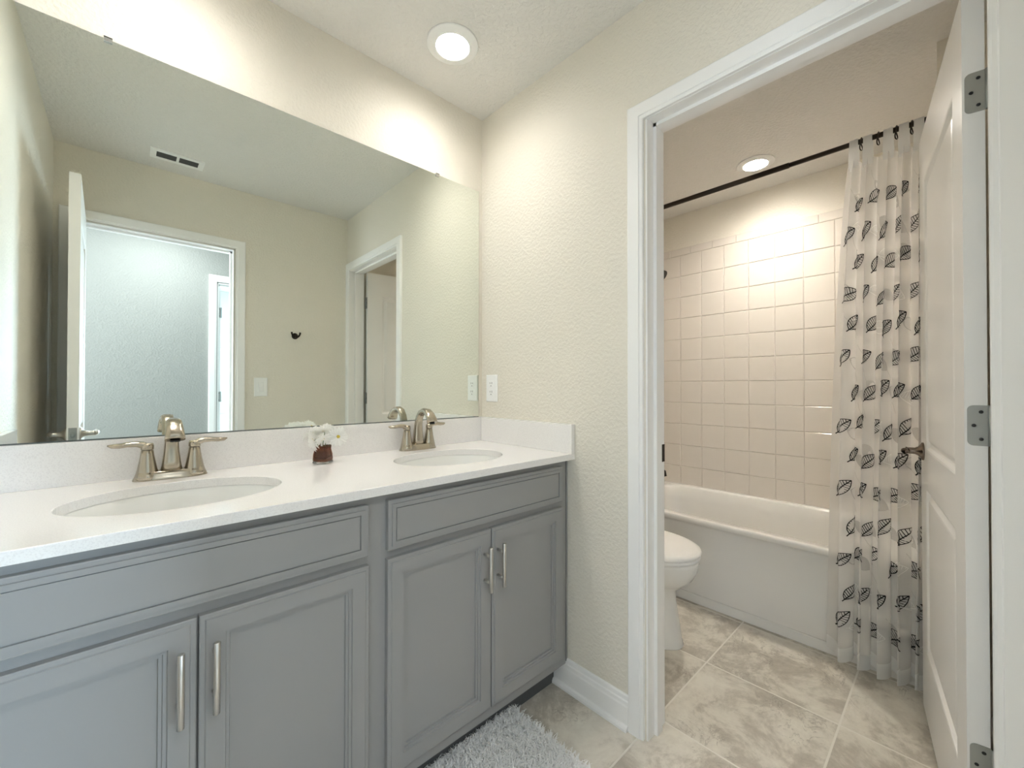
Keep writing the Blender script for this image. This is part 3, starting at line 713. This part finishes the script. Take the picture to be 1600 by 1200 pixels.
# ------------------------------------------------------------------ toilet
tl = empty('toilet', (.555, -.42, 0)); tag(tl, 'white toilet with closed lid partly hidden by the door frame', 'toilet')
def ov(cx, hw, yf, yb, z, n=56, e=2.25):
    cy, hy = (yf+yb)/2, (yb-yf)/2; out = []
    for i in range(n):
        a = 2*PI*i/n; c, s = math.cos(a), math.sin(a); ee = e if s < 0 else 3.2
        out.append((cx+hw*math.copysign(abs(c)**(2/ee), c)*(1-.10*max(0, -s)**2), cy+hy*math.copysign(abs(s)**(2/ee), s), z))
    return out
TX = .0
def toilet():
    yo = .42
    b = MB(); b.smooth = True
    b.rings([ov(0,.118,-.300,.36,0), ov(0,.119,-.303,.36,.006), ov(0,.112,-.296,.36,.03), ov(0,.100,-.283,.36,.12), ov(0,.093,-.270,.36,.20), ov(0,.098,-.272,.36,.245), ov(0,.130,-.305,.36,.272),
             ov(0,.160,-.342,.36,.305), ov(0,.178,-.362,.36,.345), ov(0,.183,-.368,.36,.378), ov(0,.180,-.365,.36,.392), ov(0,.150,-.335,.33,.394)])
    b.build('bowl', m_ceramic, tl)
    b = MB(); b.smooth = True
    b.rings([ov(0,.176,-.362,.13,.397), ov(0,.184,-.370,.135,.399), ov(0,.186,-.372,.137,.408), ov(0,.183,-.369,.135,.412), ov(0,.14,-.33,.10,.413)]); b.build('seat', m_plastic, tl)
    b = MB(); b.smooth = True
    b.rings([ov(0,.178,-.364,.13,.4150), ov(0,.186,-.373,.137,.4165), ov(0,.188,-.375,.139,.424), ov(0,.184,-.371,.136,.433), ov(0,.165,-.350,.12,.4395), ov(0,.11,-.28,.07,.4445), ov(0,.04,-.17,-.04,.446)]); b.build('lid', m_plastic, tl)
    b = MB(); b.box(-.20, .20, .215, .405, .38, .735, .018); tk = b.build('tank', m_ceramic, tl)
    b = MB(); b.box(-.208, .208, .207, .409, .735, .765, .008); b.build('tank_lid', m_ceramic, tl)
    b = MB(); b.lathe([(.0001,0),(.013,0),(.011,-.010)], (-.14,.214,.67), ax='y', n=16); b.tube([(-.14,.206,.67),(-.10,.200,.666),(-.06,.202,.660)], [.006,.005,.006], 10); b.build('flush_lever', m_chrome, tk)
    b = MB(); b.box(-.10, .10, .13, .17, .398, .43, .008); b.build('seat_hinge', m_plastic, tl)
toilet()

# ------------------------------------------------------------------ bath mat
rg_ = empty('bath_mat', (-.634, -.71, 0)); tag(rg_, 'fluffy white shag bath mat on the tile floor in front of the vanity', 'rug')
b = MB(); b.box(-.400, .400, -.250, .250, .0005, .010, .004); b.build('backing', mat('mat_backing', (.75,.74,.72), .9), rg_)
def shag():
    r = random.Random(3); b = MB(); nfl = 26000
    for i in range(nfl):
        x = r.uniform(-.402, .402); y = r.uniform(-.252, .252)
        cl = math.sin(x*61+2*math.sin(y*37))*math.sin(y*53+2*math.sin(x*43))
        h = r.uniform(.016, .027)+.0075*cl; a = r.uniform(0, 2*PI); ln = r.uniform(.008, .022)
        dx, dy = math.cos(a), math.sin(a); wv = r.uniform(.0012, .0024); px, py = -dy*wv, dx*wv
        p = [(0, .008), (.35, .008+h*.6), (1.0, .008+h*(.85 if r.random() < .6 else .5))]
        prev = None
        for t, z in p:
            cx, cy = x+dx*ln*t*t**.3, y+dy*ln*t; k = 1-.7*t
            q = (b.vert((cx-px*k, cy-py*k, z)), b.vert((cx+px*k, cy+py*k, z)))
            if prev: b.face([prev[0], prev[1], q[1], q[0]])
            prev = q
    m = mat('shag_pile', (.93, .93, .925), .9, spec=.1); P(m).inputs['Sheen Weight'].default_value = .3
    o = b.build('pile', m, rg_, recalc=False); o['kind'] = 'stuff'
shag()

# ------------------------------------------------------------------ vase and daisies
VX, VY = -.771, -.118
vs = empty('bud_vase', (VX, VY, ZC+.0003), math.radians(38)); tag(vs, 'small square amber glass vase holding daisies on the countertop', 'vase')
m_amber = mat('amber_glass', (.45, .15, .06), .04, spec=.6); P(m_amber).inputs['Transmission Weight'].default_value = .9; P(m_amber).inputs['IOR'].default_value = 1.45
m_clear = mat('clear_glass_foot', (.9, .88, .84), .03); P(m_clear).inputs['Transmission Weight'].default_value = .95
m_gel = mat('dark_brown_water', (.03, .008, .005), .15)
def sqr(h, z, n=32, e=5):
    return [(h*math.copysign(abs(math.cos(2*PI*(i+.5)/n))**(2/e), math.cos(2*PI*(i+.5)/n)), h*math.copysign(abs(math.sin(2*PI*(i+.5)/n))**(2/e), math.sin(2*PI*(i+.5)/n)), z) for i in range(n)]
b = MB(); b.smooth = True; b.rings([sqr(.0175,0), sqr(.0195,.0015), sqr(.0195,.005), sqr(.0185,.0062)]); b.build('foot', m_clear, vs)
b = MB(); b.smooth = True; b.rings([sqr(.0188,.0064), sqr(.0192,.010), sqr(.0185,.025), sqr(.0168,.034), sqr(.0158,.040), sqr(.0165,.050), sqr(.0150,.050), sqr(.0145,.040), sqr(.0155,.033), sqr(.0172,.024), sqr(.0178,.009)]); b.build('glass_body', m_amber, vs)
b = MB(); b.smooth = True; b.rings([sqr(.0172,.0095), sqr(.0169,.024), sqr(.0153,.0335), sqr(.0148,.034)]); b.build('dark_filling', m_gel, vs)
m_petal = cloth('white_petal', (.95, .95, .93), 1.0, .3); m_disc = noise_bump(mat('yellow_disc', (.62, .48, .06), .7), 900, .002, 1); m_stem = mat('green_stem', (.10, .17, .05), .6)
def daisy(head, nrm, R, stem_base, label, seed):
    r = random.Random(seed); head, nrm = Vector(head), Vector(nrm).normalized()
    o = empty('daisy', stem_base); tag(o, label, 'flower', 'white daisies in the amber vase')
    base = Vector(stem_base); hd = head-base
    a = nrm.cross(Vector((0,0,1)) if abs(nrm.z) < .9 else Vector((1,0,0))).normalized(); c = nrm.cross(a)
    b = MB(); b.smooth = True
    for lay in range(2):
        n = 19
        for k in range(n):
            t = 2*PI*(k+.5*lay)/n+r.uniform(-.08, .08); d = a*math.cos(t)+c*math.sin(t); sd = nrm.cross(d); Rk = R*r.uniform(.88, 1.05)*(1 if lay == 0 else .9); lift = r.uniform(.10, .35)+.15*lay
            prev = None
            for u, wk in ((.03, .10), (.16, .35), (.45, .85), (.75, 1.0), (.93, .7), (1.0, .15)):
                p = hd + d*Rk*u + nrm*(Rk*(lift*u - .28*u*u)+.001*lay); w_ = R*.122*wk
                q = [b.vert(p-sd*w_), b.vert(p-nrm*w_*.25), b.vert(p+sd*w_)]
                if prev:
                    b.face([prev[0], prev[1], q[1], q[0]]); b.face([prev[1], prev[2], q[2], q[1]])
                prev = q
    b.build('petals', m_petal, o, recalc=False)
    b = MB(); b.smooth = True; R_ = []
    for rr, h in ((.21, .035), (.225, .045), (.19, .07), (.10, .095), (.01, .10)): R_.append([hd+a*R*rr*math.cos(2*PI*i/18)+c*R*rr*math.sin(2*PI*i/18)+nrm*R*h for i in range(18)])
    b.rings(R_); b.build('flower_centre', m_disc, o)
    mid = hd*.5+Vector((0,0,.006)); b = MB(); b.tube([Vector((0,0,0)), mid, hd-nrm*.004], .0011, 8); b.build('stem', m_stem, o)
zt = ZC+.036
vs.scale = (1.32, 1.32, 1.15)
daisy((VX+.036, VY-.036, ZC+.087), (.0,-1,.12), .034, (VX+.004, VY-.002, zt), 'white daisy facing forward with its yellow centre showing, right side of the vase', 1)
daisy((VX-.036, VY-.020, ZC+.078), (-.75,.62,-.25), .036, (VX-.004, VY-.002, zt), 'white daisy drooping over the left side of the vase, lowest of the bunch', 2)
daisy((VX-.034, VY+.006, ZC+.098), (-.40,.70,.60), .033, (VX-.006, VY+.004, zt), 'white daisy tilted up at the upper left of the bunch', 3)
daisy((VX+.002, VY-.008, ZC+.105), (.1,.55,.85), .033, (VX, VY+.003, zt), 'white daisy facing the ceiling at the top middle of the bunch', 4)
daisy((VX+.026, VY+.026, ZC+.104), (.45,.6,.6), .032, (VX+.006, VY+.006, zt), 'white daisy turned toward the mirror at the back right of the bunch', 5)
daisy((VX-.008, VY+.028, ZC+.088), (-.2,1,.35), .031, (VX+.001, VY+.008, zt), 'white daisy facing the mirror, hidden behind the rest of the bunch', 6)
daisy((VX-.012, VY-.034, ZC+.080), (-.2,.70,.70), .030, (VX-.002, VY-.007, zt), 'white daisy seen edge-on at the front middle of the bunch, above the vase mouth', 7)
